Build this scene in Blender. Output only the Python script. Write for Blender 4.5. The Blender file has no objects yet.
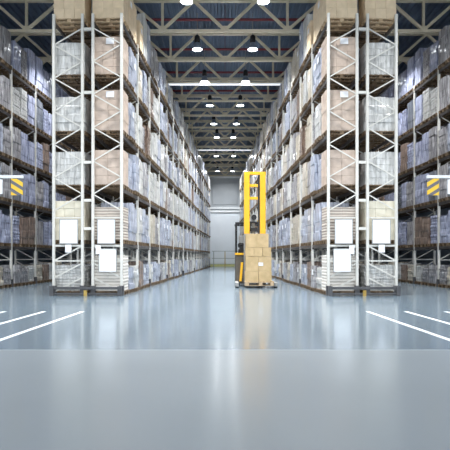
import bpy, bmesh, math, random
from mathutils import Vector, Matrix, noise

C = bpy.context.scene
COL = C.collection
F, CX, HY, EYE = 498.0, 225.0, 256.0, 1.45      # focal (px), image centre, horizon row, eye height
TILT = math.atan(18 / 498.0)                    # the racks converge a little towards the far end
SL = math.tan(TILT)
HALL_END = 69.5

# ------------------------------------------------------------------ materials
def new_mat(name):
    m = bpy.data.materials.new(name); m.use_nodes = True
    nt = m.node_tree; b = nt.nodes['Principled BSDF']
    return m, nt, b

def lin(c):
    return tuple(((v / 12.92) if v <= 0.04045 else ((v + 0.055) / 1.055) ** 2.4) for v in c) + (1.0,)

def ramp(nt, fac, stops):
    r = nt.nodes.new('ShaderNodeValToRGB')
    while len(r.color_ramp.elements) < len(stops): r.color_ramp.elements.new(0.5)
    for e, (p, c) in zip(r.color_ramp.elements, stops):
        e.position = p; e.color = lin(c)
    nt.links.new(fac, r.inputs[0])
    return r.outputs[0]

def obj_coords(nt, scale=(1, 1, 1), rnd=True):
    tc = nt.nodes.new('ShaderNodeTexCoord')
    mp = nt.nodes.new('ShaderNodeMapping'); mp.inputs['Scale'].default_value = scale
    nt.links.new(tc.outputs['Object'], mp.inputs[0])
    if rnd:
        oi = nt.nodes.new('ShaderNodeObjectInfo')
        mu = nt.nodes.new('ShaderNodeMath'); mu.operation = 'MULTIPLY'; mu.inputs[1].default_value = 37.0
        nt.links.new(oi.outputs['Random'], mu.inputs[0])
        cb = nt.nodes.new('ShaderNodeCombineXYZ')
        nt.links.new(mu.outputs[0], cb.inputs[0]); nt.links.new(mu.outputs[0], cb.inputs[1])
        nt.links.new(cb.outputs[0], mp.inputs['Location'])
    return mp.outputs[0]

def noise_tex(nt, vec, scale, detail=3, rough=0.5):
    n = nt.nodes.new('ShaderNodeTexNoise')
    n.inputs['Scale'].default_value = scale; n.inputs['Detail'].default_value = detail
    n.inputs['Roughness'].default_value = rough
    nt.links.new(vec, n.inputs['Vector'])
    return n.outputs['Fac']

def bump(nt, b, fac, strength, dist=0.02):
    bp = nt.nodes.new('ShaderNodeBump'); bp.inputs['Strength'].default_value = strength
    bp.inputs['Distance'].default_value = dist
    nt.links.new(fac, bp.inputs['Height']); nt.links.new(bp.outputs[0], b.inputs['Normal'])

def plain(name, col, rough=0.5, metal=0.0, var=0.06, scale=3.0):
    m, nt, b = new_mat(name)
    f = noise_tex(nt, obj_coords(nt), scale)
    lo = tuple(max(0, c - var) for c in col); hi = tuple(min(1, c + var) for c in col)
    nt.links.new(ramp(nt, f, [(0.3, lo), (0.7, hi)]), b.inputs['Base Color'])
    b.inputs['Roughness'].default_value = rough; b.inputs['Metallic'].default_value = metal
    return m

def film(name, stops, streak=(7.5, 7.5, 1.1)):
    """Goods seen through stretch film: upright streaks, creases and a sheen."""
    m, nt, b = new_mat(name)
    f = noise_tex(nt, obj_coords(nt, streak), 1.6, 4, 0.62)
    nt.links.new(ramp(nt, f, stops), b.inputs['Base Color'])
    b.inputs['Roughness'].default_value = 0.30
    b.inputs['Coat Weight'].default_value = 0.5; b.inputs['Coat Roughness'].default_value = 0.13
    g = noise_tex(nt, obj_coords(nt, (7, 7, 3)), 2.0, 3)
    bump(nt, b, g, 0.5, 0.04)
    return m

def layered(name, a, c, gap, freq, rough=0.55):
    """Flat goods stacked in thin layers."""
    m, nt, b = new_mat(name)
    v = obj_coords(nt, (1, 1, 1), False)
    w = nt.nodes.new('ShaderNodeTexWave'); w.wave_type = 'BANDS'; w.bands_direction = 'Z'
    w.inputs['Scale'].default_value = freq; w.inputs['Distortion'].default_value = 0.8
    w.inputs['Detail'].default_value = 2.0; w.inputs['Detail Scale'].default_value = 0.7
    nt.links.new(v, w.inputs['Vector'])
    nt.links.new(ramp(nt, w.outputs['Fac'], [(0.06, gap), (0.28, a), (0.9, c)]), b.inputs['Base Color'])
    b.inputs['Roughness'].default_value = rough
    bump(nt, b, w.outputs['Fac'], 0.25, 0.015)
    return m

M = {}
M['film_blue'] = film('film_blue', [(0.30, (.38, .39, .44)), (0.44, (.60, .62, .68)), (0.56, (.74, .76, .82)), (0.74, (.90, .92, .96))])
M['film_white'] = film('film_white', [(0.28, (.60, .60, .60)), (0.45, (.76, .755, .74)), (0.72, (.92, .92, .915))])
M['film_grey'] = film('film_grey', [(0.30, (.33, .32, .33)), (0.46, (.56, .55, .56)), (0.7, (.84, .83, .84))])
M['film_lilac'] = film('film_lilac', [(0.30, (.42, .43, .52)), (0.46, (.61, .63, .73)), (0.70, (.86, .88, .96))])
M['film_beige'] = film('film_beige', [(0.30, (.58, .54, .48)), (0.5, (.78, .74, .67)), (0.7, (.92, .89, .84))])
M['film_brown'] = film('film_brown', [(0.30, (.33, .27, .24)), (0.5, (.52, .44, .39)), (0.7, (.70, .62, .56))])
M['film_dark'] = film('film_dark', [(0.30, (.30, .32, .36)), (0.5, (.42, .44, .48)), (0.7, (.62, .63, .66))])
M['kraft'] = plain('kraft', (.89, .80, .67), 0.6, var=.04)
M['kraft_fork'] = plain('kraft_fork', (.78, .67, .49), 0.42, var=.05)
M['carton_pink'] = plain('carton_pink', (.77, .695, .635), 0.36, var=.06)
M['carton_cream'] = plain('carton_cream', (.91, .88, .80), 0.55, var=.03)
M['slats_beige'] = layered('slats_beige', (.73, .68, .63), (.84, .80, .76), (.58, .53, .49), 3.6)
M['slats_pale'] = layered('slats_pale', (.86, .83, .79), (.94, .92, .89), (.72, .69, .66), 3.6)
M['sheet'] = plain('sheet', (.93, .93, .94), 0.5, var=.02)
M['pallet_wood'] = plain('pallet_wood', (.45, .37, .28), 0.8, var=.09, scale=5)
M['pallet_pale'] = plain('pallet_pale', (.76, .66, .53), 0.8, var=.05, scale=5)
M['rack_white'] = plain('rack_white', (.87, .86, .83), 0.35, var=.02)
M['rack_beam'] = plain('rack_beam', (.31, .29, .28), 0.4, var=.05)
M['guard_dark'] = plain('guard_dark', (.30, .30, .31), 0.45, var=.04)
M['lamp_grey'] = plain('lamp_grey', (.48, .52, .58), 0.4, var=.02)
M['black'] = plain('black', (.07, .07, .08), 0.45, var=.02)
M['ochre'] = plain('ochre', (.72, .60, .30), 0.5, var=.05)
M['truss_cream'] = plain('truss_cream', (.83, .79, .69), 0.5, var=.03)
M['white_paint'] = plain('white_paint', (.95, .96, .97), 0.35, var=.02)
M['pipe_red'] = plain('pipe_red', (.42, .08, .13), 0.4, var=.03)
M['sign_white'] = plain('sign_white', (.985, .985, .99), 0.4, var=.01)
M['sign_edge'] = plain('sign_edge', (.66, .66, .66), 0.4, var=.03)
M['yellow'] = plain('yellow', (.97, .725, .03), 0.32, var=.015)
M['fork_body'] = plain('fork_body', (.36, .33, .29), 0.5, var=.04)
M['fork_grey'] = plain('fork_grey', (.60, .60, .59), 0.45, var=.04)
M['chrome'] = plain('chrome', (.66, .67, .69), 0.25, 0.9, var=.04)
M['rubber'] = plain('rubber', (.10, .10, .10), 0.7, var=.03)
M['wall_blue'] = plain('wall_blue', (.92, .945, .97), 0.5, var=.02, scale=.4)
M['wall_grey'] = plain('wall_grey', (.66, .68, .70), 0.6, var=.03, scale=.4)
M['wall_side'] = plain('wall_side', (.62, .66, .72), 0.7, var=.03, scale=.4)
M['fence_grey'] = plain('fence_grey', (.62, .66, .66), 0.5, var=.03)
M['pale_yellow'] = plain('pale_yellow', (.86, .86, .60), 0.5, var=.03)
M['line_white'] = plain('line_white', (.96, .97, .98), 0.35, var=.02)
M['joint'] = plain('joint', (.58, .61, .63), 0.5, var=.03)

m, nt, b = new_mat('lamp_glow'); M['lamp_glow'] = m
b.inputs['Base Color'].default_value = (1, 1, 1, 1)
b.inputs['Emission Color'].default_value = (.93, .97, 1, 1); b.inputs['Emission Strength'].default_value = 14
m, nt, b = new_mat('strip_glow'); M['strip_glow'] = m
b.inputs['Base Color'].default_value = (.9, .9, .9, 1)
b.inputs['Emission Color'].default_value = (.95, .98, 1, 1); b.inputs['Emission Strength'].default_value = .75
# striped hazard board
m, nt, b = new_mat('hazard'); M['hazard'] = m
v = obj_coords(nt, (1, 1, 1), False)
w = nt.nodes.new('ShaderNodeTexWave'); w.wave_type = 'BANDS'; w.bands_direction = 'DIAGONAL'; w.wave_profile = 'SIN'
sx = nt.nodes.new('ShaderNodeSeparateXYZ'); nt.links.new(v, sx.inputs[0])
ax = nt.nodes.new('ShaderNodeMath'); ax.operation = 'MULTIPLY'; ax.inputs[1].default_value = 1.0; nt.links.new(sx.outputs[0], ax.inputs[0])
mz = nt.nodes.new('ShaderNodeMath'); mz.operation = 'MULTIPLY_ADD'; mz.inputs[1].default_value = 0.62
nt.links.new(ax.outputs[0], mz.inputs[0]); nt.links.new(sx.outputs[2], mz.inputs[2])
mm = nt.nodes.new('ShaderNodeMath'); mm.operation = 'MULTIPLY'; mm.inputs[1].default_value = 3.8
nt.links.new(mz.outputs[0], mm.inputs[0])
fr = nt.nodes.new('ShaderNodeMath'); fr.operation = 'FRACT'; nt.links.new(mm.outputs[0], fr.inputs[0])
gt = nt.nodes.new('ShaderNodeMath'); gt.operation = 'GREATER_THAN'; gt.inputs[1].default_value = 0.45
nt.links.new(fr.outputs[0], gt.inputs[0])
nt.links.new(ramp(nt, gt.outputs[0], [(0.0, (.42, .42, .45)), (1.0, (.98, .80, .22))]), b.inputs['Base Color'])
nt.nodes.remove(w)
b.inputs['Roughness'].default_value = 0.4

def floor_mat(name, base, rough, hue):
    m, nt, b = new_mat(name)
    v = obj_coords(nt, (1, 1, 1), False)
    f = noise_tex(nt, v, 0.35, 2, 0.5)
    nt.links.new(ramp(nt, f, [(0.0, tuple(c - 2 * hue for c in base)), (1.0, tuple(c + 2 * hue for c in base))]), b.inputs['Base Color'])
    g = noise_tex(nt, v, 0.6, 2, 0.5)
    r = nt.nodes.new('ShaderNodeMapRange'); r.inputs[1].default_value = 0; r.inputs[2].default_value = 1
    r.inputs[3].default_value = rough - .02; r.inputs[4].default_value = rough + .03
    nt.links.new(g, r.inputs[0]); nt.links.new(r.outputs[0], b.inputs['Roughness'])
    b.inputs['Coat Weight'].default_value = 0.4; b.inputs['Coat Roughness'].default_value = rough * .6
    b.inputs['IOR'].default_value = 1.5
    return m
M['floor_hall'] = floor_mat('floor_hall', (.46, .52, .565), 0.20, .02)
M['floor_apron'] = floor_mat('floor_apron', (.535, .57, .595), 0.30, .022)
# corrugated roof deck: ribs along the hall
m, nt, b = new_mat('roof_deck'); M['roof_deck'] = m
v = obj_coords(nt, (1, 1, 1), False)
f = noise_tex(nt, v, .5, 3)
nt.links.new(ramp(nt, f, [(.3, (.33, .39, .47)), (.7, (.38, .44, .52))]), b.inputs['Base Color'])
b.inputs['Roughness'].default_value = .5

# ------------------------------------------------------------------ mesh helpers
class MB:
    def __init__(self): self.bm = bmesh.new()
    def box(self, x0, y0, z0, x1, y1, z1, mi=0):
        vs = [self.bm.verts.new(p) for p in ((x0, y0, z0), (x1, y0, z0), (x1, y1, z0), (x0, y1, z0), (x0, y0, z1), (x1, y0, z1), (x1, y1, z1), (x0, y1, z1))]
        for q in ((3, 2, 1, 0), (4, 5, 6, 7), (0, 1, 5, 4), (1, 2, 6, 5), (2, 3, 7, 6), (3, 0, 4, 7)):
            f = self.bm.faces.new([vs[i] for i in q]); f.material_index = mi
        return self
    def bar(self, p, q, w, d, up=(0, 1, 0)):
        p, q = Vector(p), Vector(q); t = (q - p).normalized(); u = Vector(up)
        a = t.cross(u).normalized(); c = a.cross(t).normalized()
        vs = []
        for e in (p, q):
            for i, j in ((-1, -1), (1, -1), (1, 1), (-1, 1)):
                vs.append(self.bm.verts.new(e + a * (i * w / 2) + c * (j * d / 2)))
        for k in ((3, 2, 1, 0), (4, 5, 6, 7), (0, 1, 5, 4), (1, 2, 6, 5), (2, 3, 7, 6), (3, 0, 4, 7)):
            self.bm.faces.new([vs[i] for i in k])
        return self
    def tube(self, p, q, r, n=12, r2=None):
        p, q = Vector(p), Vector(q); t = (q - p).normalized()
        u = Vector((0, 0, 1)) if abs(t.z) < .9 else Vector((1, 0, 0))
        a = t.cross(u).normalized(); c = a.cross(t).normalized(); r2 = r if r2 is None else r2
        A = [self.bm.verts.new(p + (a * math.cos(k * 2 * math.pi / n) + c * math.sin(k * 2 * math.pi / n)) * r) for k in range(n)]
        B = [self.bm.verts.new(q + (a * math.cos(k * 2 * math.pi / n) + c * math.sin(k * 2 * math.pi / n)) * r2) for k in range(n)]
        for k in range(n): self.bm.faces.new((A[k], A[(k + 1) % n], B[(k + 1) % n], B[k]))
        self.bm.faces.new(A[::-1]); self.bm.faces.new(B)
        return self
    def lathe(self, prof, n=20, cx=0, cy=0):
        rings = []
        for r, z in prof:
            rings.append([self.bm.verts.new((cx + r * math.cos(k * 2 * math.pi / n), cy + r * math.sin(k * 2 * math.pi / n), z)) for k in range(n)])
        for A, B in zip(rings, rings[1:]):
            for k in range(n): self.bm.faces.new((A[k], A[(k + 1) % n], B[(k + 1) % n], B[k]))
        return self
    def mesh(self, name, mats, bevel=0):
        bmesh.ops.recalc_face_normals(self.bm, faces=self.bm.faces)
        if bevel:
            bmesh.ops.bevel(self.bm, geom=list(self.bm.edges), offset=bevel, segments=2, affect='EDGES', profile=.6)
        me = bpy.data.meshes.new(name); self.bm.to_mesh(me); self.bm.free()
        for m in (mats if isinstance(mats, (list, tuple)) else [mats]): me.materials.append(M[m])
        return me
    def build(self, name, mats, parent=None, bevel=0):
        return put(name, self.mesh(name, mats, bevel), parent)

def put(name, me, parent=None, loc=None, mat=None, scale=None, rz=None):
    o = bpy.data.objects.new(name, me); COL.objects.link(o)
    if parent: o.parent = parent
    if loc: o.location = loc
    if scale: o.scale = scale
    if rz is not None: o.rotation_euler.z = rz
    if mat:
        o.material_slots[0].link = 'OBJECT'; o.material_slots[0].material = M[mat]
    return o

def thing(name, label, cat, loc=(0, 0, 0), rz=0, group=None, kind=None):
    o = bpy.data.objects.new(name, None); COL.objects.link(o)
    o.empty_display_size = .2
    o.location = loc; o.rotation_euler.z = rz
    o['label'] = label; o['category'] = cat
    if group: o['group'] = group
    if kind: o['kind'] = kind
    return o

def tag(o, label, cat, group=None, kind=None):
    o['label'] = label; o['category'] = cat
    if group: o['group'] = group
    if kind: o['kind'] = kind
    return o

def struct(o, label=None):
    o['kind'] = 'structure'
    if label: o['label'] = label
    return o

# ------------------------------------------------------------------ hall shell
mb = MB()
mb.box(-22, 7.72, -.2, 22, HALL_END + .3, 0, 0); mb.box(-22, -12, -.2, 22, 7.66, 0, 1); mb.box(-22, 7.66, -.2, 22, 7.72, -.001, 2)
struct(mb.build('floor', ['floor_hall', 'floor_apron', 'joint']), 'glossy blue-grey concrete floor with a pale joint running across it')

mb = MB()                                                     # roof deck with trapezoid ribs running along the hall
bm = mb.bm; prof = []
x = -22.0
while x < 22:
    prof += [(x, 14.3), (x + .13, 14.3), (x + .17, 14.42), (x + .33, 14.42), (x + .37, 14.3)]
    x += .37
A = [bm.verts.new((px, -7, pz)) for px, pz in prof]; B = [bm.verts.new((px, HALL_END + .3, pz)) for px, pz in prof]
for i in range(len(prof) - 1): bm.faces.new((A[i], A[i + 1], B[i + 1], B[i]))
struct(mb.build('ceiling', 'roof_deck'), 'dark blue corrugated roof deck')
struct(MB().box(-22.3, -7, 0, -22, HALL_END + .3, 14.5).build('wall_left', 'wall_side'))
struct(MB().box(22, -7, 0, 22.3, HALL_END + .3, 14.5).build('wall_right', 'wall_side'))
struct(MB().box(-22, HALL_END, 0, 22, HALL_END + .3, 14.5).build('wall_back', 'wall_grey'), 'grey end wall of the hall')
struct(MB().box(-2.6, HALL_END - .12, .35, 2.6, HALL_END - .002, 7.45).build('door_1', 'wall_blue', bevel=.02), 'tall pale blue panel at the end of the aisle')
struct(MB().box(-2.7, HALL_END - .3, 7.5, 2.7, HALL_END - .002, 7.78).build('trim_1', 'white_paint', bevel=.02), 'lower white band on the end wall')
struct(MB().box(-2.7, HALL_END - .25, 8.0, 2.7, HALL_END - .002, 8.22).build('trim_2', 'white_paint', bevel=.02), 'upper of two white bands above the pale panel')
struct(MB().box(-2.3, HALL_END - .35, 12.3, 2.3, HALL_END - .002, 12.55).build('trim_3', 'white_paint', bevel=.02), 'white band high on the end wall')
struct(MB().box(-1.75, HALL_END - .1, 8.6, 1.75, HALL_END - .002, 11.6).build('trim_4', 'wall_grey', bevel=.03), 'grey raised panel high on the end wall')
for i, sx_ in enumerate((-1, 1)):
    struct(MB().box(sx_ * 2.55 - .16, HALL_END - .5, 0, sx_ * 2.55 + .16, HALL_END - .125, 14.2).build('trim_%d' % (5 + i), 'wall_grey', bevel=.02), 'grey steel column at the end wall')
struct(MB().box(-2.35, HALL_END - 1.0, 0, 2.35, HALL_END - .8, .3).build('trim_7', 'pale_yellow', bevel=.02), 'low pale yellow kerb at the end wall')

fence = thing('safety_fence', 'thin grey guard rail in front of the pale end wall', 'fence', (0, HALL_END - 1.35, 0))
for px in (-1.55, 0.0, 1.55): MB().box(px - .05, -.05, 0, px + .05, .05, 2.12).build('post', 'ochre' if px == 0 else 'fence_grey', fence)
for z in (2.07, 1.1): MB().box(-1.8, -.1, z, 1.8, -.05, z + .07).build('rail', 'fence_grey', fence)

# roof trusses across the hall
TR = [24.4 + 3.66 * k for k in range(-8, 13)]
ORD = ['first', 'second', 'third', 'fourth', 'fifth', 'sixth', 'seventh', 'eighth', 'ninth', 'tenth', 'eleventh', 'twelfth', 'thirteenth', 'fourteenth', 'fifteenth', 'sixteenth', 'seventeenth', 'eighteenth', 'nineteenth', 'twentieth']
bc = MB().box(-21.9, -.07, 12.40, 21.9, .07, 12.53).mesh('bottom_chord', 'truss_cream')
tcm = MB().box(-21.9, -.1, 13.9, 21.9, .1, 14.1).mesh('top_chord', 'truss_cream')
wb, gs = MB(), MB()
ND = [0, 3.06, 6.4, 9.72, 13.0, 16.3, 19.6]; ND = [-x for x in ND[:0:-1]] + ND
for x0, x1 in zip(ND, ND[1:]):
    xm = (x0 + x1) / 2
    wb.bar((x0, 0, 12.5), (xm, 0, 13.95), .13, .12); wb.bar((xm, 0, 13.95), (x1, 0, 12.5), .13, .12)
    if x0 != 0: wb.bar((x0, 0, 12.5), (x0, 0, 13.95), .12, .10)
for x0 in ND: gs.box(x0 - .2, -.03, 12.42, x0 + .2, .03, 12.72)
wbm = wb.mesh('web_member', 'truss_cream')
gsm = gs.mesh('gusset', 'truss_cream')
for y in TR:
    t = bpy.data.objects.new('roof_truss', None); COL.objects.link(t); t.location = (0, y, 0); struct(t, 'cream steel roof truss spanning the hall')
    put('bottom_chord', bc, t); put('top_chord', tcm, t); put('web_member', wbm, t); put('gusset', gsm, t)
for z, w_ in ((31.7, 'nearer'), (51.1, 'farther')):  # two thin white bars below the trusses, given a weak even glow
    st = thing('glowing_bar', 'long thin glowing white bar across the hall, %s of two' % w_, 'light', (0, z - .45, 12.17), 0, 'glowing white bars across the hall')
    MB().box(-21.9, -.06, 0, 21.9, .06, .07).build('glow_face', 'strip_glow', st)
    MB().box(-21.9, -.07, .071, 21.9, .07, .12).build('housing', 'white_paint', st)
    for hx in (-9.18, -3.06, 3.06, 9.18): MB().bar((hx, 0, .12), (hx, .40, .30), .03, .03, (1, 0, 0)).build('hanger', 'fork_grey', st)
for k, y in enumerate(TR[7:12]):
    pp = MB().tube((-6.4, y + 1.1, 13.55), (6.4, y + 1.1, 13.55), .07, 10).build('sprinkler_pipe', 'pipe_red')
    MB().tube((0, y + 1.1, 13.61), (0, y + 1.1, 14.31), .015, 8).build('pipe_hanger', 'pipe_red', pp)
    tag(pp, 'dark red sprinkler pipe crossing the roof behind the %s roof truss in view' % ['hidden', 'first', 'second', 'third', 'fourth', 'fifth', 'sixth'][k], 'pipe', 'sprinkler pipes under the roof')

# ------------------------------------------------------------------ high bay lamps
LZ = 12.36
hs = MB().lathe([(0, LZ + .78), (.07, LZ + .78), (.14, LZ + .7), (.15, LZ + .42), (.09, LZ + .38), (0, LZ + .38)], 16).mesh('housing', 'black')
rf = MB().lathe([(.09, LZ + .38), (.14, LZ + .34), (.21, LZ + .15), (.28, LZ), (.268, LZ), (.19, LZ + .14), (.12, LZ + .31)], 20).mesh('reflector', 'lamp_grey')
lb = MB().lathe([(0, LZ + .005), (.15, LZ + .006), (.262, LZ + .02), (.25, LZ + .05), (0, LZ + .05)], 20).mesh('lens', 'lamp_glow')
hk = MB().tube((0, 0, LZ + .77), (0, 0, 14.3), .02, 8).mesh('hanger', 'fork_grey')
for me in (hs, rf, lb): 
    for p in me.polygons: p.use_smooth = True
LAMP_W = 300.0
def lamp(x, y, label, w=1.0, spread=110):
    t = thing('high_bay_lamp', label, 'lamp', (x, y, 0), 0, 'high bay lamps under the roof')
    put('housing', hs, t); put('reflector', rf, t); put('lens', lb, t); put('hanger', hk, t)
    l = bpy.data.lights.new('lamp_light', 'AREA'); l.shape = 'DISK'; l.size = .55; l.energy = LAMP_W * w; l.spread = math.radians(spread); l.color = (.95, .98, 1.0)
    lo = bpy.data.objects.new('lamp_light', l); COL.objects.link(lo); lo.parent = t; lo.location = (0, 0, LZ - .01)
LY = [21.4 + 4.95 * k for k in range(-2, 6)]
def clear(y):
    near = min(TR, key=lambda t: abs(t - y))
    if abs(near - y) < .47: y = near - .47
    for t in TR[7:14]:
        if abs(t + 1.1 - y) < .3: y = t + 1.1 - .3
    return y
for s, sd in ((-1, 'left'), (1, 'right')):
    for k, y in enumerate(LY):
        kk = k - 2
        lab = ('lit lamp high over the aisle, %s of a pair, %s pair from the front' % (sd, ORD[kk])) if kk >= 0 else ('lit lamp over the open floor, %s of a pair, %s pair ahead of the racks' % (sd, ORD[-kk - 1]))
        lamp(s * (2.42 - SL * y), clear(y), lab)
    for k, y in enumerate([10.9, 16.0, 21.1, 26.2, 31.3, 36.4]):
        lamp(s * (9.2 - SL * y), clear(y), 'lit lamp over the %s side aisle, %s from the front' % (sd, ORD[k]), .8)
for k, y in enumerate((54.5, 64.5)):
    for s, sd in ((-1, 'left'), (1, 'right')):
        lamp(s * .95, clear(y), 'lit lamp far down the aisle, %s of the %s' % (sd, ('last pair but one', 'last pair by the end wall')[k]), (.6, 1.0)[k], 165)

# ------------------------------------------------------------------ pallet racks
LV = [0.0, 1.9, 3.95, 5.95, 8.04, 10.12]
BAY = 2.7
TOP = 10.37
def frame_meshes(w, s, flip):
    """One upright frame w wide in local x from 0 towards -s*w; flip: the zigzag starts on the other post."""
    x0, x1 = 0.0, -s * w
    pm = MB().box(-.047, -.05, 0, .047, .05, TOP).mesh('post', 'rack_white', .008)
    a, c = (x0, x1) if flip else (x1, x0)              # a: post on which the zigzag starts at the top
    br = MB(); z = 9.85; k = 0
    while z - .612 > 2.9:
        p, q = (a, c) if k % 2 == 0 else (c, a)
        br.bar((p, 0, z), (q, 0, z - .612), .042, .03); z -= .612; k += 1
    br.bar((x0, 0, 2.86), (x1, 0, 2.86), .055, .04)
    bu = br.mesh('upper_bracing', 'rack_white'); br = MB()
    for z0, z1 in ((.64, 1.19), (1.27, 1.83), (.12, .66)): br.bar((c, 0, z0), (a, 0, z1), .05, .035)
    br.bar((x0, 0, 1.83), (x1, 0, 1.83), .075, .04); br.bar((x0, 0, 1.27), (x1, 0, 1.27), .05, .04)
    bm_ = (bu, br.mesh('lower_bracing', 'rack_white'))
    gm = MB().box(-.09, -.07, 0, .09, .07, .012).box(-.08, -.07, .012, -.058, .07, .36).box(.058, -.07, .012, .08, .07, .36).box(-.058, -.07, .012, .058, -.053, .36).mesh('post_guard', 'guard_dark')
    return pm, bm_, gm, x0, x1

def beam_mesh():
    return MB().box(-.03, .055, -.12, .03, BAY - .055, 0).box(-.035, .052, -.17, .035, .075, .03).box(-.035, BAY - .075, -.17, .035, BAY - .052, .03).mesh('beam', 'rack_beam')

def rack(name, label, origin, s, rows, bays, cap_beams=100, spacers=True):
    """rows: list of (x of the aisle-side post, width, flip), x measured away from the aisle, s=+1 for racks right of the aisle."""
    root = thing(name, label, 'pallet rack', origin, -s * -1 * 0)
    root.rotation_euler.z = s * TILT
    nb, rest = 0, MB()
    bmesh_ = beam_mesh()
    for xr, w, flip in rows:
        pm, br, gm, x0, x1 = frame_meshes(w, -s, flip)
        for k in range(bays + 1):
            f = bpy.data.objects.new('upright_frame', None); COL.objects.link(f); f.parent = root; f.location = (s * xr, k * BAY, 0)
            for px in (x0, x1):
                put('post', pm, f, (px, 0, 0)); put('post_guard', gm, f, (px, 0, 0))
            put('upper_bracing', br[0], f); put('lower_bracing', br[1], f)
    for k in range(bays):
        for z in LV[1:]:
            for xr, w, flip in rows:
                for bx in (xr, xr + w):
                    if nb < cap_beams:
                        put('beam', bmesh_, root, (s * bx, k * BAY, z)); nb += 1
                    else:
                        rest.box(s * bx - .03, k * BAY + .055, z - .12, s * bx + .03, (k + 1) * BAY - .055, z)
    if len(rest.bm.verts):
        r = rest.build('beam', 'rack_beam', root); r['kind'] = 'stuff'
    else: rest.bm.free()
    if spacers and len(rows) == 2:
        xa, xb = rows[0][0] + rows[0][1], rows[1][0]
        sm = MB().box(min(s * xa, s * xb) + .055, -.04, -.05, max(s * xa, s * xb) - .055, .04, .05).mesh('row_spacer', 'rack_white')
        for k in range(0, bays + 1, 1):
            for z in (9.8, 7.47, 4.9, 3.5, 2.46):
                if k < 3: put('row_spacer', sm, root, (0, k * BAY, z))
    return root

NB = 18
AX, AY = 3.80, 18.3
blk = {}
for s, sd in ((-1, 'left'), (1, 'right')):
    lab = 'tall white double pallet rack behind the forklift, right of the aisle' if s > 0 else 'tall white double pallet rack across the aisle from the forklift'
    blk[s] = rack('pallet_rack', lab, (s * AX, AY, 0), s, [(0, 1.06, False), (1.45, 1.07, True)], NB)
OY = 20.6
OX = 10.85 - SL * OY
out = {}
for s, sd in ((-1, 'left'), (1, 'right')):
    out[s] = rack('pallet_rack', 'single pallet rack at the %s edge, beyond the side aisle and hazard board' % sd, (s * OX, OY, 0), s, [(0, 1.04, False)], 6)

# ------------------------------------------------------------------ loads
def cargo_mesh(name, sx, sy, nx, ny, nz, seed, groove=.012, jit=.008, bulge=.0, round_=0.0, tear=.0):
    """One connected unit-high block of wrapped goods with carton grooves, sagging layers and an uneven top."""
    rnd = random.Random(seed)
    def lines(n, L):
        out = []
        for i in range(n):
            a, c = -L / 2 + L * i / n, -L / 2 + L * (i + 1) / n
            e = (c - a) * .07
            if i == 0: out.append((a, 0))
            out += [(a + e, 0), ((a + c) / 2, 2), (c - e, 0)]
            out.append((c, 1 if i < n - 1 else 0))
        return out
    X, Y = lines(nx, sx), lines(ny, sy)
    Z = []
    for i in range(nz):
        a, c = i / nz, (i + 1) / nz
        if i == 0: Z.append((a, 0))
        Z += [(a + .07 / nz, 0), ((a + c) / 2, 2), (c - .07 / nz, 0), (c, 1 if i < nz - 1 else 0)]
    lay_off = [(rnd.uniform(-1, 1) * jit * 2, rnd.uniform(-1, 1) * jit * 2) for _ in range(nz)]
    top = {}
    bm = bmesh.new(); V = {}
    def vert(i, j, k):
        key = (i, j, k)
        if key in V: return V[key]
        (x, gx), (y, gy), (z, gz) = X[i], Y[j], Z[k]
        onx, ony, onz = i in (0, len(X) - 1), j in (0, len(Y) - 1), k in (0, len(Z) - 1)
        px, py, pz = x, y, z
        L = min(nz - 1, int(z * nz - 1e-6))
        px += lay_off[L][0]; py += lay_off[L][1]
        g = 0
        if onx and (gy == 1 or gz == 1): g = groove
        if onx: px -= math.copysign(g, x)
        g = groove if (ony and (gx == 1 or gz == 1)) else 0
        if ony: py -= math.copysign(g, y)
        if gz == 2 and bulge:
            if onx: px += math.copysign(bulge, x)
            if ony: py += math.copysign(bulge, y)
        if onx and ony and round_:
            px -= math.copysign(round_, x); py -= math.copysign(round_, y)
        n = noise.noise_vector(Vector((x * 2.1 + seed * 7.3, y * 2.1, z * 2.3)))
        n2 = noise.noise_vector(Vector((x * 6 + seed * 3.1, y * 6 + 5, z * 4)))
        px += n.x * jit * 3 + n2.x * jit; py += n.y * jit * 3 + n2.y * jit
        if k == len(Z) - 1: pz += n.z * .03 + tear * max(0, n2.z)
        if k == 0: px *= .99; py *= .99
        V[key] = bm.verts.new((px, py, pz)); return V[key]
    nX, nY, nZ = len(X) - 1, len(Y) - 1, len(Z) - 1
    for i in range(nX):
        for j in range(nY):
            bm.faces.new((vert(i, j, nZ), vert(i + 1, j, nZ), vert(i + 1, j + 1, nZ), vert(i, j + 1, nZ)))
            bm.faces.new((vert(i, j + 1, 0), vert(i + 1, j + 1, 0), vert(i + 1, j, 0), vert(i, j, 0)))
    for k in range(nZ):
        for i in range(nX):
            bm.faces.new((vert(i, 0, k), vert(i + 1, 0, k), vert(i + 1, 0, k + 1), vert(i, 0, k + 1)))
            bm.faces.new((vert(i + 1, nY, k), vert(i, nY, k), vert(i, nY, k + 1), vert(i + 1, nY, k + 1)))
        for j in range(nY):
            bm.faces.new((vert(0, j + 1, k), vert(0, j, k), vert(0, j, k + 1), vert(0, j + 1, k + 1)))
            bm.faces.new((vert(nX, j, k), vert(nX, j + 1, k), vert(nX, j + 1, k + 1), vert(nX, j, k + 1)))
    me = bpy.data.meshes.new(name); bm.to_mesh(me); bm.free(); me.materials.append(M['film_white'])
    return me

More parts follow.
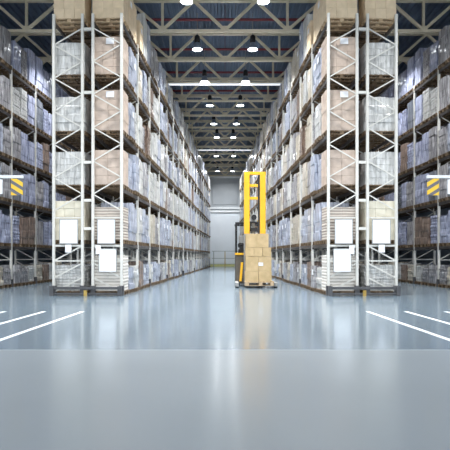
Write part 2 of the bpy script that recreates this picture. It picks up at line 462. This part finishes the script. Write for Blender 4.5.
CARGO = {
    'wrap': [cargo_mesh('cargo', 1.16, .74, 3, 2, 4, sd, .008, .012, .006, .02, .05) for sd in range(4)],
    'boxes': [cargo_mesh('cargo', 1.16, .74, 3, 2, 5, 10 + sd, .016, .005) for sd in range(3)],
    'sacks': [cargo_mesh('cargo', 1.12, .70, 2, 2, 9, 20 + sd, .02, .007, .012, .03) for sd in range(2)],
    'flat': [cargo_mesh('cargo', 1.15, .74, 2, 1, 12, 50 + sd, .007, .003, .003) for sd in range(2)],
    'drum': [cargo_mesh('cargo', 1.10, .70, 1, 1, 7, 30, .02, .006, .01, .09)],
}
def pallet_mesh(mat, w=1.2, d=.8, h=.144):
    p = MB()
    for y in (-d / 2 + .05, 0, d / 2 - .05):
        p.box(-w / 2, y - .05, 0, w / 2, y + .05, .022)
        for x in (-w / 2 + .07, 0, w / 2 - .07): p.box(x - .07, y - .05, .022, x + .07, y + .05, h - .044)
        p.box(-w / 2, y - .06 if y else y - .07, h - .044, w / 2, y + .06 if y else y + .07, h - .022)
    for i in range(7):
        x = -w / 2 + .06 + i * (w - .12) / 6
        p.box(x - .06, -d / 2, h - .022, x + .06, d / 2, h)
    return p.mesh('pallet', mat)
PAL = pallet_mesh('pallet_wood'); PALP = pallet_mesh('pallet_pale')
SHEET = MB().box(-.0015, -.15, -.11, .0015, .15, .11).mesh('label_sheet', 'sheet')
SHEETF = MB().box(-.15, -.0015, -.11, .15, .0015, .11).mesh('label_sheet', 'sheet')
CART = {}
def carton_mesh(sx, sy, sz, mat):
    key = (round(sx, 3), round(sy, 3), round(sz, 3), mat)
    if key not in CART:
        CART[key] = MB().box(-sx / 2, -sy / 2, 0, sx / 2, sy / 2, sz).mesh('carton', mat, .012)
    return CART[key]

COLW = {'film_blue': 'pale blue', 'film_white': 'white', 'film_grey': 'grey', 'film_lilac': 'lilac-blue', 'film_beige': 'beige', 'film_brown': 'brown', 'film_dark': 'dark grey', 'kraft': 'kraft brown', 'carton_pink': 'pinkish brown', 'carton_cream': 'cream', 'slats_beige': 'beige', 'slats_pale': 'pale'}
FORM = {'wrap': 'wrapped', 'boxes': 'wrapped carton', 'sacks': 'layered sack', 'drum': 'banded round-cornered'}
NAMEK = {'wrap': 'wrapped_pallet_load', 'boxes': 'carton_pallet_load', 'sacks': 'sack_pallet_load', 'drum': 'banded_pallet_load'}
TIER = ['floor tier', 'second tier', 'third tier', 'fourth tier', 'fifth tier', 'top tier']
SLOT = ['front slot', 'middle slot', 'rear slot']

def load(form, mat, h, loc, rz, label, name=None, group=None, pal=None, var=0, side=None):
    t = thing(name or NAMEK[form], label, 'pallet load', loc, rz, group)
    put('pallet', pal or PAL, t)
    ms = CARGO[form]
    put('cargo', ms[var % len(ms)], t, (0, 0, .145), mat, (1, 1, h))
    if side is not None:
        put('label_sheet', SHEET, t, (side * .60, 0, .145 + h * .72))
    return t

def carton_load(mat, nx, ny, nz, h, loc, rz, label, seed, name='carton_pallet_load', sx=1.17, sy=.78, tagged=True, pal=None, group=None):
    rnd = random.Random(seed)
    t = thing(name, label, 'pallet load', loc, rz, group)
    put('pallet', pal or PAL, t)
    cx, cy, cz = sx / nx, sy / ny, h / nz
    me = carton_mesh(cx - .004, cy - .004, cz - .0015, mat)
    for k in range(nz):
        ox, oy = rnd.uniform(-.012, .012), rnd.uniform(-.006, .006)
        for i in range(nx):
            for j in range(ny):
                if 0 < i < nx - 1 and 0 < j < ny - 1 and k < nz - 1: continue
                put('carton', me, t, (-sx / 2 + cx * (i + .5) + ox, -sy / 2 + cy * (j + .5) + oy, .145 + cz * k))
    if tagged: put('label_sheet', SHEETF, t, (.08, -sy / 2 - .03, .145 + h - .17))
    return t

def local(root_origin, s, x, y, z):
    """Rack-local (x away from the aisle, y along the row) to world."""
    v = Matrix.Rotation(s * TILT, 3, 'Z') @ Vector((s * x, y, z))
    return (root_origin[0] + v.x, root_origin[1] + v.y, z)

def pick(rnd, palette):
    r = rnd.random(); a = 0
    for k, p in palette:
        a += p
        if r < a: return k
    return palette[-1][0]
PAL_AISLE_L = [('film_blue', .46), ('film_white', .26), ('film_grey', .16), ('film_beige', .06), ('film_brown', .06)]
PAL_AISLE_R = [('film_blue', .20), ('film_white', .20), ('film_grey', .29), ('film_beige', .25), ('film_brown', .06)]
PAL_OUT = [('film_lilac', .55), ('film_blue', .22), ('film_grey', .13), ('film_brown', .06), ('film_dark', .04)]
FORMS = [('wrap', .66), ('boxes', .17), ('sacks', .12), ('drum', .05)]
def rand_h(rnd, lv):
    if lv == 0: return rnd.uniform(.80, 1.12)
    if lv == 1: return rnd.uniform(1.22, 1.5)
    if lv == 5: return rnd.uniform(1.2, 1.7)
    return rnd.uniform(1.15, 1.5)

IND_BAYS = 7
far = []                                            # (form, variant, material, h, loc, rz) of the loads too small or hidden to single out
for s, sd in ((-1, 'left'), (1, 'right')):
    O = (s * AX, AY)
    palette = PAL_AISLE_L if s < 0 else PAL_AISLE_R
    for row, xc in ((0, .53), (1, 1.985)):
        rnd = random.Random(5 + row)
        for bay in range(NB):
            for lv in range(6):
                for slot in range(3):
                    u = rnd.random()
                    mat = pick(random.Random(int(u * 1e9)), palette); form = pick(rnd, FORMS); h = rand_h(rnd, lv); var = rnd.randrange(6)
                    dx, dz = rnd.uniform(-.07, .05), rnd.uniform(-.012, .012); tg = rnd.random() < .3; skip = rnd.random()
                    if bay == 0 and slot == 0: continue          # built below, one by one
                    if row == 0 and lv == 5 and (bay, slot) in ((0, 1), (0, 2)): form, mat, h = 'boxes', 'kraft', 1.5
                    if row == 0 and lv == 5 and (bay, slot) == (1, 0): form, mat, h = 'boxes', 'kraft', 1.2
                    if row == 0 and lv == 5 and (bay, slot) in ((1, 1), (1, 2)): form, mat, h = 'wrap', 'film_white' if slot == 1 else 'film_blue', 1.85
                    if row == 0 and lv == 0 and bay == 1: mat = 'film_brown' if slot == 0 else 'film_blue'
                    loc = local(O, s, xc + dx, bay * BAY + (.50, 1.35, 2.20)[slot], LV[lv] + .002)
                    if row == 1 and bay > 0 or bay >= IND_BAYS:
                        if skip > .04: far.append((form, var, mat, h, loc, s * TILT + dz))
                        continue
                    if row == 1 and slot == 2: far.append((form, var, mat, h, loc, s * TILT + dz)); continue
                    if skip < .03 and lv < 5: continue            # an empty place here and there
                    rk = '%s aisle rack' % sd if row == 0 else '%s aisle rack, side-aisle half' % sd
                    lab = '%s %s load, %s, %s bay, %s, %s' % (COLW[mat], FORM[form], TIER[lv], ORD[bay], SLOT[slot], rk)
                    load(form, mat, h, loc, s * TILT + dz, lab, group='pallet loads in the %s aisle rack' % sd, var=var, side=(-s if tg and row == 0 else None))
    # the twelve loads that face the open floor at the rack's end
    def front(row, lv): return local(O, s, (.53, 1.985)[row], .50, LV[lv] + .002)
    G = 'pallet loads at the %s rack end' % sd
    pos = 'at the %s rack end' % sd
    rz = s * TILT
    rb, ra = 'aisle column', 'outer column'
    carton_load('kraft', 3, 2, 4, 1.5, front(0, 5), rz, 'kraft carton stack on pale pallet, top tier, %s %s' % (rb, pos), 41, tagged=False, pal=PALP, group=G)
    carton_load('kraft', 3, 2, 4, 1.45, front(1, 5), rz, 'kraft carton stack on pale pallet, top tier, %s %s' % (ra, pos), 42, tagged=False, pal=PALP, group=G)
    carton_load('carton_pink', 3, 2, 5, 1.38, front(0, 4), rz, 'pinkish brown carton stack with white sheet, fifth tier, %s %s' % (rb, pos), 43, group=G)
    carton_load('carton_pink', 2, 2, 4, 1.50, front(0, 3), rz, 'pinkish brown carton stack with white sheet, fourth tier, %s %s' % (rb, pos), 44, group=G)
    carton_load('carton_pink', 2, 2, 4, 1.28, front(0, 2), rz, 'pinkish brown carton stack, third tier, %s %s' % (rb, pos), 45, tagged=False, group=G)
    load('flat', 'slats_beige', 1.22, front(0, 1), rz, 'beige stack of flat layers, second tier, %s %s' % (rb, pos), 'layered_pallet_load', G)
    load('flat', 'slats_pale', 1.32, front(0, 0), rz, 'pale stack of flat layers, floor tier, %s %s' % (rb, pos), 'layered_pallet_load', G, var=1)
    load('boxes', 'film_white', 1.18, front(1, 4), rz, 'white wrapped carton load, fifth tier, %s %s' % (ra, pos), None, G)
    load('wrap', 'film_white', 1.25, front(1, 3), rz, 'creased white wrapped load, fourth tier, %s %s' % (ra, pos), None, G, var=1)
    load('boxes', 'film_white', 1.22, front(1, 2), rz, 'white wrapped carton load, third tier, %s %s' % (ra, pos), None, G, var=1)
    carton_load('carton_cream', 3, 2, 5, 1.45, front(1, 1), rz, 'cream carton stack, second tier, %s %s behind white board' % (ra, pos), 46, tagged=False, group=G)
    load('sacks', 'film_white', .95, front(1, 0), rz, 'low white wrapped load, floor tier, %s %s' % (ra, pos), None, G)

# outer racks
for s, sd in ((-1, 'left'), (1, 'right')):
    O = (s * OX, OY); rnd = random.Random(77)
    for bay in range(6):
        for lv in range(6):
            for slot in range(3):
                mat, form, h, var = pick(rnd, PAL_OUT), pick(rnd, FORMS), rand_h(rnd, lv), rnd.randrange(6)
                dx, dz, skip = rnd.uniform(-.03, .03), rnd.uniform(-.012, .012), rnd.random()
                if lv == 0: mat = ('film_beige', 'film_grey', 'film_white')[rnd.randrange(3)]; h *= .85
                if (lv, bay, slot) in ((4, 1, 0), (4, 1, 1)): form, mat = 'sacks', 'film_white'
                if (lv, bay, slot) == (4, 2, 0): mat = 'film_dark'
                if (lv, bay, slot) == (4, 2, 1): form, mat = 'drum', 'film_lilac'
                if (lv, bay, slot) == (3, 2, 1): mat, form = 'film_brown', 'wrap'
                if (lv, bay, slot) == (0, 2, 1): mat, form = 'film_brown', 'boxes'
                loc = local(O, s, .52 + dx, bay * BAY + (.50, 1.35, 2.20)[slot], LV[lv] + .002)
                if bay >= 4 or (bay == 0 and slot < 1):
                    if bay: far.append((form, var, mat, h, loc, s * TILT + dz))
                    continue
                if skip < .04: continue
                lab = '%s %s load, %s, %s bay, %s, single rack at %s edge' % (COLW[mat], FORM[form], TIER[lv], ORD[bay], SLOT[slot], sd)
                load(form, mat, h, loc, s * TILT + dz, lab, group='pallet loads in the %s edge rack' % sd, var=var)

# the distant loads: one object
mats = sorted({f[2] for f in far}) + ['pallet_wood']
sm = {}
def far_block(bm, loc, rz, h, mi, seed):
    r = random.Random(seed); R = Matrix.Translation(loc) @ Matrix.Rotation(rz, 4, 'Z')
    nz = 4
    rings = []
    for k in range(nz + 1):
        z = .145 + h * k / nz; o = r.uniform(-.015, .015); p = r.uniform(-.015, .015)
        rings.append([bm.verts.new(R @ Vector((x * (.58 + r.uniform(-.015, .015)) + o, y * (.365 + r.uniform(-.012, .012)) + p, z))) for x, y in ((-1, -1), (0, -1.03), (1, -1), (1.03, 0), (1, 1), (0, 1.03), (-1, 1), (-1.03, 0))])
    for A, B in zip(rings, rings[1:]):
        for i in range(8):
            f = bm.faces.new((A[i], A[(i + 1) % 8], B[(i + 1) % 8], B[i])); f.material_index = mi
    bm.faces.new(rings[-1]).material_index = mi; bm.faces.new(rings[0][::-1]).material_index = mi
    for y in (-.35, 0, .35):
        for x0, x1, z0, z1 in ((-.6, .6, 0, .022), (-.6, -.46, .022, .1), (-.07, .07, .022, .1), (.46, .6, .022, .1)):
            vs = [bm.verts.new(R @ Vector(p)) for p in ((x0, y - .05, z0), (x1, y - .05, z0), (x1, y + .05, z0), (x0, y + .05, z0), (x0, y - .05, z1), (x1, y - .05, z1), (x1, y + .05, z1), (x0, y + .05, z1))]
            for q in ((3, 2, 1, 0), (4, 5, 6, 7), (0, 1, 5, 4), (1, 2, 6, 5), (2, 3, 7, 6), (3, 0, 4, 7)): bm.faces.new([vs[i] for i in q]).material_index = len(mats) - 1
    vs = [bm.verts.new(R @ Vector(p)) for p in ((-.6, -.4, .1), (.6, -.4, .1), (.6, .4, .1), (-.6, .4, .1), (-.6, -.4, .144), (.6, -.4, .144), (.6, .4, .144), (-.6, .4, .144))]
    for q in ((3, 2, 1, 0), (4, 5, 6, 7), (0, 1, 5, 4), (1, 2, 6, 5), (2, 3, 7, 6), (3, 0, 4, 7)): bm.faces.new([vs[i] for i in q]).material_index = len(mats) - 1
bm = bmesh.new()
for i, (form, var, mat, h, loc, rz) in enumerate(far): far_block(bm, loc, rz, h, mats.index(mat), i)
me = bpy.data.meshes.new('distant_pallet_loads'); bm.to_mesh(me); bm.free()
for k in mats: me.materials.append(M[k])
tag(put('distant_pallet_loads', me), 'many small wrapped pallet loads filling the far bays of the racks', 'pallet loads', kind='stuff')

# ------------------------------------------------------------------ boards, guards and hazard arms at the rack ends
for s, sd in ((-1, 'left'), (1, 'right')):
    O = (s * AX, AY)
    def board(name, label, x0, x1, z0, z1, cat, group, y=-.10, edge=True):
        xm, zm, w, h = (x0 + x1) / 2, (z0 + z1) / 2, x1 - x0, z1 - z0
        t = thing(name, label, cat, local(O, s, xm, y, zm), s * TILT, group)
        MB().box(-w / 2, -.008, -h / 2, w / 2, .008, h / 2).build('panel', 'sign_white', t, .003)
        if edge:
            e = MB(); k = .022
            e.box(-w / 2 - k, -.014, -h / 2 - k, w / 2 + k, .014, -h / 2); e.box(-w / 2 - k, -.014, h / 2, w / 2 + k, .014, h / 2 + k)
            e.box(-w / 2 - k, -.014, -h / 2, -w / 2, .014, h / 2); e.box(w / 2, -.014, -h / 2, w / 2 + k, .014, h / 2)
            e.build('border', 'sign_edge', t)
            c = MB(); c.box(-w / 2, .010, h / 2 - .05, w / 2, .05, h / 2); c.box(-w / 2, .010, -h / 2, w / 2, .05, -h / 2 + .05); c.build('bracket', 'sign_edge', t)
        return t
    board('notice_board', 'white notice board on the outer column of the %s rack end' % sd, 1.61, 2.25, 1.92, 2.78, 'sign', 'white boards on the rack ends')
    board('notice_board', 'upper of two white notice boards, aisle column of the %s rack end' % sd, .23, .85, 1.92, 2.78, 'sign', 'white boards on the rack ends')
    board('notice_board', 'lower of two white notice boards, aisle column of the %s rack end' % sd, .18, .80, .88, 1.70, 'sign', 'white boards on the rack ends')
    board('small_tag', 'small white tag overlapping lower board corner on the %s rack end' % sd, .73, .92, 1.52, 1.83, 'sign', 'small white tags on the rack ends', -.14, False)
    board('small_tag', 'small white tag below the single board on the %s rack end' % sd, 1.83, 2.06, 1.58, 1.87, 'sign', 'small white tags on the rack ends', -.10, False)

    g = thing('end_guard', 'low dark grey guard rail at the foot of the %s rack end' % sd, 'guard rail', local(O, s, 1.225, -.34, 0), s * TILT, 'guard rails at the rack ends')
    for px in (-1.24, 1.24):
        MB().box(px - .075, -.06, 0, px + .075, .06, .36).build('post', 'guard_dark', g, .01)
    MB().box(-1.165, -.03, .24, 1.165, .03, .335).build('rail', 'guard_dark', g, .01)
    MB().box(-1.165, -.03, .05, 1.165, .03, .115).build('rail', 'guard_dark', g, .01)
    MB().box(-.06, -.05, 0, .06, -.032, .21).build('anchor_plate', 'ochre', g, .004)['label'] = 'ochre plate between the two rails'

    # swing arm with a striped board, its stand out of the frame
    Z = 16.2; k = Z / F
    a = thing('hazard_arm', 'white arm carrying a yellow and grey striped board at the %s edge' % sd, 'barrier', (s * (225 + 20) * k, Z, 0), 0, 'hazard arms at the photo edges')
    def rel(px): return s * (abs(225 - px) * k - 245 * k)
    zt, zb = EYE + 80 * k, EYE + 77.8 * k
    xs = sorted((s * 0.0, rel(23.3)))
    MB().box(xs[0], -.04, zb, xs[1], .04, zt + .02).build('arm', 'white_paint', a, .008)
    MB().tube((0, 0, 0), (0, 0, zt + .05), .07, 16).build('stand', 'white_paint', a)
    MB().tube((0, 0, 0), (0, 0, .02), .25, 20).build('base_plate', 'guard_dark', a)
    xs = sorted((rel(11.2), rel(23.0)))
    w = xs[1] - xs[0]; zc = EYE + (HY - 187) * k
    hb = MB().box(-w / 2, -.01, -.27, w / 2, .01, .27).build('striped_board', 'hazard', a, .003); hb.location = ((xs[0] + xs[1]) / 2, -.01, zc); hb.rotation_euler.z = 0 if s < 0 else math.pi
    xs = sorted((rel(-9), rel(2.6)))
    MB().box(xs[0], -.02, EYE + (HY - 194) * k, xs[1], 0, EYE + (HY - 179.5) * k).build('white_board', 'sign_white', a, .003)
    hg = MB()
    for px in (-4, 0, 14, 20): hg.box(rel(px) - .012, -.008, EYE + (HY - 181) * k, rel(px) + .012, .008, zb)
    hg.build('hanger', 'sign_edge', a)

# ------------------------------------------------------------------ painted lines on the floor
for s, sd in ((-1, 'left'), (1, 'right')):
    for i, xe in enumerate((3.72, 4.72, 5.75)):
        mbl = MB(); z1, z0 = 13.0, 3.0; w = .055; zt = .0025
        pts = []
        for zz in (z0, z1):
            xx = s * (xe + SL * (13.0 - zz))
            pts.append((xx, zz))
        bm = mbl.bm
        lo = [bm.verts.new((pts[0][0] - w, z0, 0.0005)), bm.verts.new((pts[0][0] + w, z0, 0.0005)), bm.verts.new((pts[1][0] + w, z1, 0.0005)), bm.verts.new((pts[1][0] - w, z1, 0.0005))]
        hi = [bm.verts.new((v.co.x, v.co.y, zt)) for v in lo]
        bm.faces.new(hi); bm.faces.new(lo[::-1])
        for q in range(4): bm.faces.new((lo[q], lo[(q + 1) % 4], hi[(q + 1) % 4], hi[q]))
        struct(mbl.build('floor_marking', 'line_white'), 'white painted line on the %s side of the floor, %s from the aisle' % (sd, ORD[i]))

# ------------------------------------------------------------------ reach truck and its load
FX = 1.43
tr = thing('forklift', 'yellow reach truck with a tall mast, parked facing out of the aisle', 'forklift', (FX, 24.0, 0))
y0 = -.40                                                     # mast plane, local
for sx_, x0, x1 in ((-1, -.53, -.265), (1, .225, .49)):
    MB().box(x0 - .01, y0 - .105, .12, x1 + .01, y0 + .105, 2.5).build('outer_mast', 'fork_grey', tr, .012)['label'] = 'grey lower mast section'
    r = MB(); r.box(x0, y0 - .10, 2.501, x1, y0 + .10, 5.43)
    r.build('mast_rail', 'yellow', tr, .012)
    e = MB(); e.box(x0 + .03, y0 - .112, 2.6, x0 + .06, y0 - .101, 5.3); e.box(x1 - .06, y0 - .112, 2.6, x1 - .03, y0 - .101, 5.3); e.build('mast_flange', 'yellow', tr)
MB().box(-.264, y0 - .09, 5.29, .224, y0 + .09, 5.43).build('mast_crossbar', 'yellow', tr, .008)
for z in (4.72, 4.12): MB().box(-.264, y0 - .06, z, .224, y0 + .06, z + .13).build('mast_crossbar', 'yellow', tr, .008)
MB().box(.125, y0 - .085, .4, .215, y0 - .062, 5.28).build('lift_chain', 'black', tr)
MB().tube((-.08, y0 + .16, .3), (-.08, y0 + .16, 3.2), .07, 14).build('lift_cylinder', 'fork_grey', tr)
cr = MB(); cr.box(-.26, y0 - .05, 2.62, .12, y0 + .04, 2.78); cr.box(-.26, y0 - .05, 3.0, .12, y0 + .04, 3.08); cr.box(-.26, y0 - .05, 2.62, -.2, y0 + .04, 3.08)
cr.build('carriage_top', 'black', tr, .006)
MB().tube((-.06, y0 - .09, 3.28), (-.06, y0 + .05, 3.28), .13, 16).build('hose_pulley', 'black', tr)
fk = MB()
for sx_ in (-1, 1):
    MB().box(sx_ * .3 - .07, y0 - 1.15, .055, sx_ * .3 + .07, y0 - .115, .105).build('fork', 'guard_dark', tr, .008)
    lg = MB(); lg.box(sx_ * .88 - .08, y0 - 1.05, .06, sx_ * .88 + .08, y0 + .6, .24); lg.build('outrigger', 'fork_grey', tr, .02)
    MB().tube((sx_ * .88 - .07, y0 - .86, .11), (sx_ * .88 + .07, y0 - .86, .11), .11, 18).build('load_wheel', 'rubber', tr)
    st = MB(); st.bar((sx_ * .70, y0 - .02, .25), (sx_ * .62, y0 - .02, 1.15), .11, .1); st.build('mast_stay', 'yellow', tr, .01)
    MB().box(sx_ * .88 - .06, .205, .08, sx_ * .88 + .06, .245, .2).build('side_lamp', 'fork_grey', tr, .01)
fk.bm.free()
bd = MB(); bd.box(-.92, .25, .1, .46, 1.9, 1.5); bd.build('body', 'fork_body', tr, .04)
MB().box(-.95, .18, 1.5, .48, .34, 1.6).build('body_trim', 'yellow', tr, .01)
MB().box(-.9, .5, 1.505, .44, 1.88, 1.56).build('cab_floor', 'fork_grey', tr, .01)
for sx_ in (-1, 1):
    gx = -.87 if sx_ < 0 else .41
    MB().box(gx - .04, .36, 1.6, gx + .04, .46, 3.0).build('guard_post', 'black', tr, .008)
    MB().box(gx - .04, 1.76, 1.56, gx + .04, 1.86, 3.0).build('guard_post', 'black', tr, .008)
og = MB(); og.box(-.93, .34, 3.0, .46, .44, 3.1); og.box(-.93, 1.78, 3.0, .46, 1.88, 3.1)
for i in range(7): og.box(-.91 + i * .21, .44, 3.02, -.86 + i * .21, 1.78, 3.08)
og.build('overhead_guard', 'black', tr)
sb = MB(); sb.box(-.75, 1.3, 1.56, -.25, 1.75, 1.8); sb.build('seat', 'black', tr, .04)
MB().box(-.72, 1.62, 1.80, -.28, 1.74, 2.5).build('seat_back', 'fork_grey', tr, .04)
MB().bar((-.62, .75, 1.55), (-.62, .95, 1.95), .12, .1, (1, 0, 0)).build('steering_column', 'black', tr)
MB().tube((-.62, .93, 1.93), (-.62, .98, 2.03), .17, 20).build('steering_wheel', 'black', tr)
MB().box(-.70, .55, 1.6, -.46, .63, 1.95).build('display', 'black', tr, .01)
for sx_ in (-1, 1): MB().tube((sx_ * .5 - .25 - .08, 1.5, .16), (sx_ * .5 - .25 + .08, 1.5, .16), .16, 20).build('drive_wheel', 'rubber', tr)
MB().lathe([(0, 3.32), (.05, 3.32), (.07, 3.26), (.07, 3.1)], 14, .3, 1.82).build('beacon', 'ochre', tr)

ft = thing('carton_pallet_load', 'tall kraft carton stack in film on the forks of the yellow forklift', 'pallet load', (1.555, 22.87, 0.107))
PF = MB()
for y in (-.43, 0, .43):
    PF.box(-.66, y - .06, 0, .66, y + .06, .02)
    for x in (-.56, 0.05, .56): PF.box(x - .08, y - .06, .02, x + .08, y + .06, .135)
    PF.box(-.66, y - .06, .135, .66, y + .06, .16)
for i in range(8): PF.box(-.66 + i * .17, -.49, .16, -.53 + i * .17 + (0 if i < 7 else 0), .49, .185)
PF.build('pallet', 'pallet_pale', ft)
rnd = random.Random(9); z = .187
for tier, (hh, w, off, n) in enumerate(((.46, 1.19, -.05, 2), (.68, 1.15, -.04, 2), (.40, 1.16, -.055, 3), (.62, 1.03, -.10, 2))):
    cw, cd = w / n, .92 / 2
    me = carton_mesh(cw - .006, cd - .006, hh - .003, 'kraft_fork')
    for i in range(n):
        for j in range(2):
            put('carton', me, ft, (off - w / 2 + cw * (i + .5) + rnd.uniform(-.004, .004), -.46 + cd * (j + .5) + rnd.uniform(-.004, .004), z), rz=rnd.uniform(-.004, .004))
    z += hh
MB().box(-.05, -.478, .9, .16, -.4735, 1.05).build('label_sheet', 'sheet', ft)

# ------------------------------------------------------------------ camera, world, colour management
cam = bpy.data.cameras.new('camera'); co = bpy.data.objects.new('camera', cam); COL.objects.link(co)
co.location = (0, 0, EYE); co.rotation_euler = (math.pi / 2, 0, 0)
cam.sensor_width = 36; cam.lens = 36 * F / 450; cam.shift_y = (HY - 225) / 450; cam.clip_end = 300
C.camera = co
wd = bpy.data.worlds.new('world'); C.world = wd; wd.use_nodes = True
bg = wd.node_tree.nodes['Background']; bg.inputs[0].default_value = (.88, .94, 1, 1); bg.inputs[1].default_value = 2.4
C.view_settings.view_transform = 'Standard'; C.view_settings.look = 'None'; C.view_settings.gamma = 1.0
C.view_settings.use_curve_mapping = False
C.view_settings.exposure = 0.17
C.cycles.use_denoising = True
C.cycles.max_bounces = 7; C.cycles.diffuse_bounces = 4; C.cycles.glossy_bounces = 3
C.cycles.sample_clamp_indirect = 8
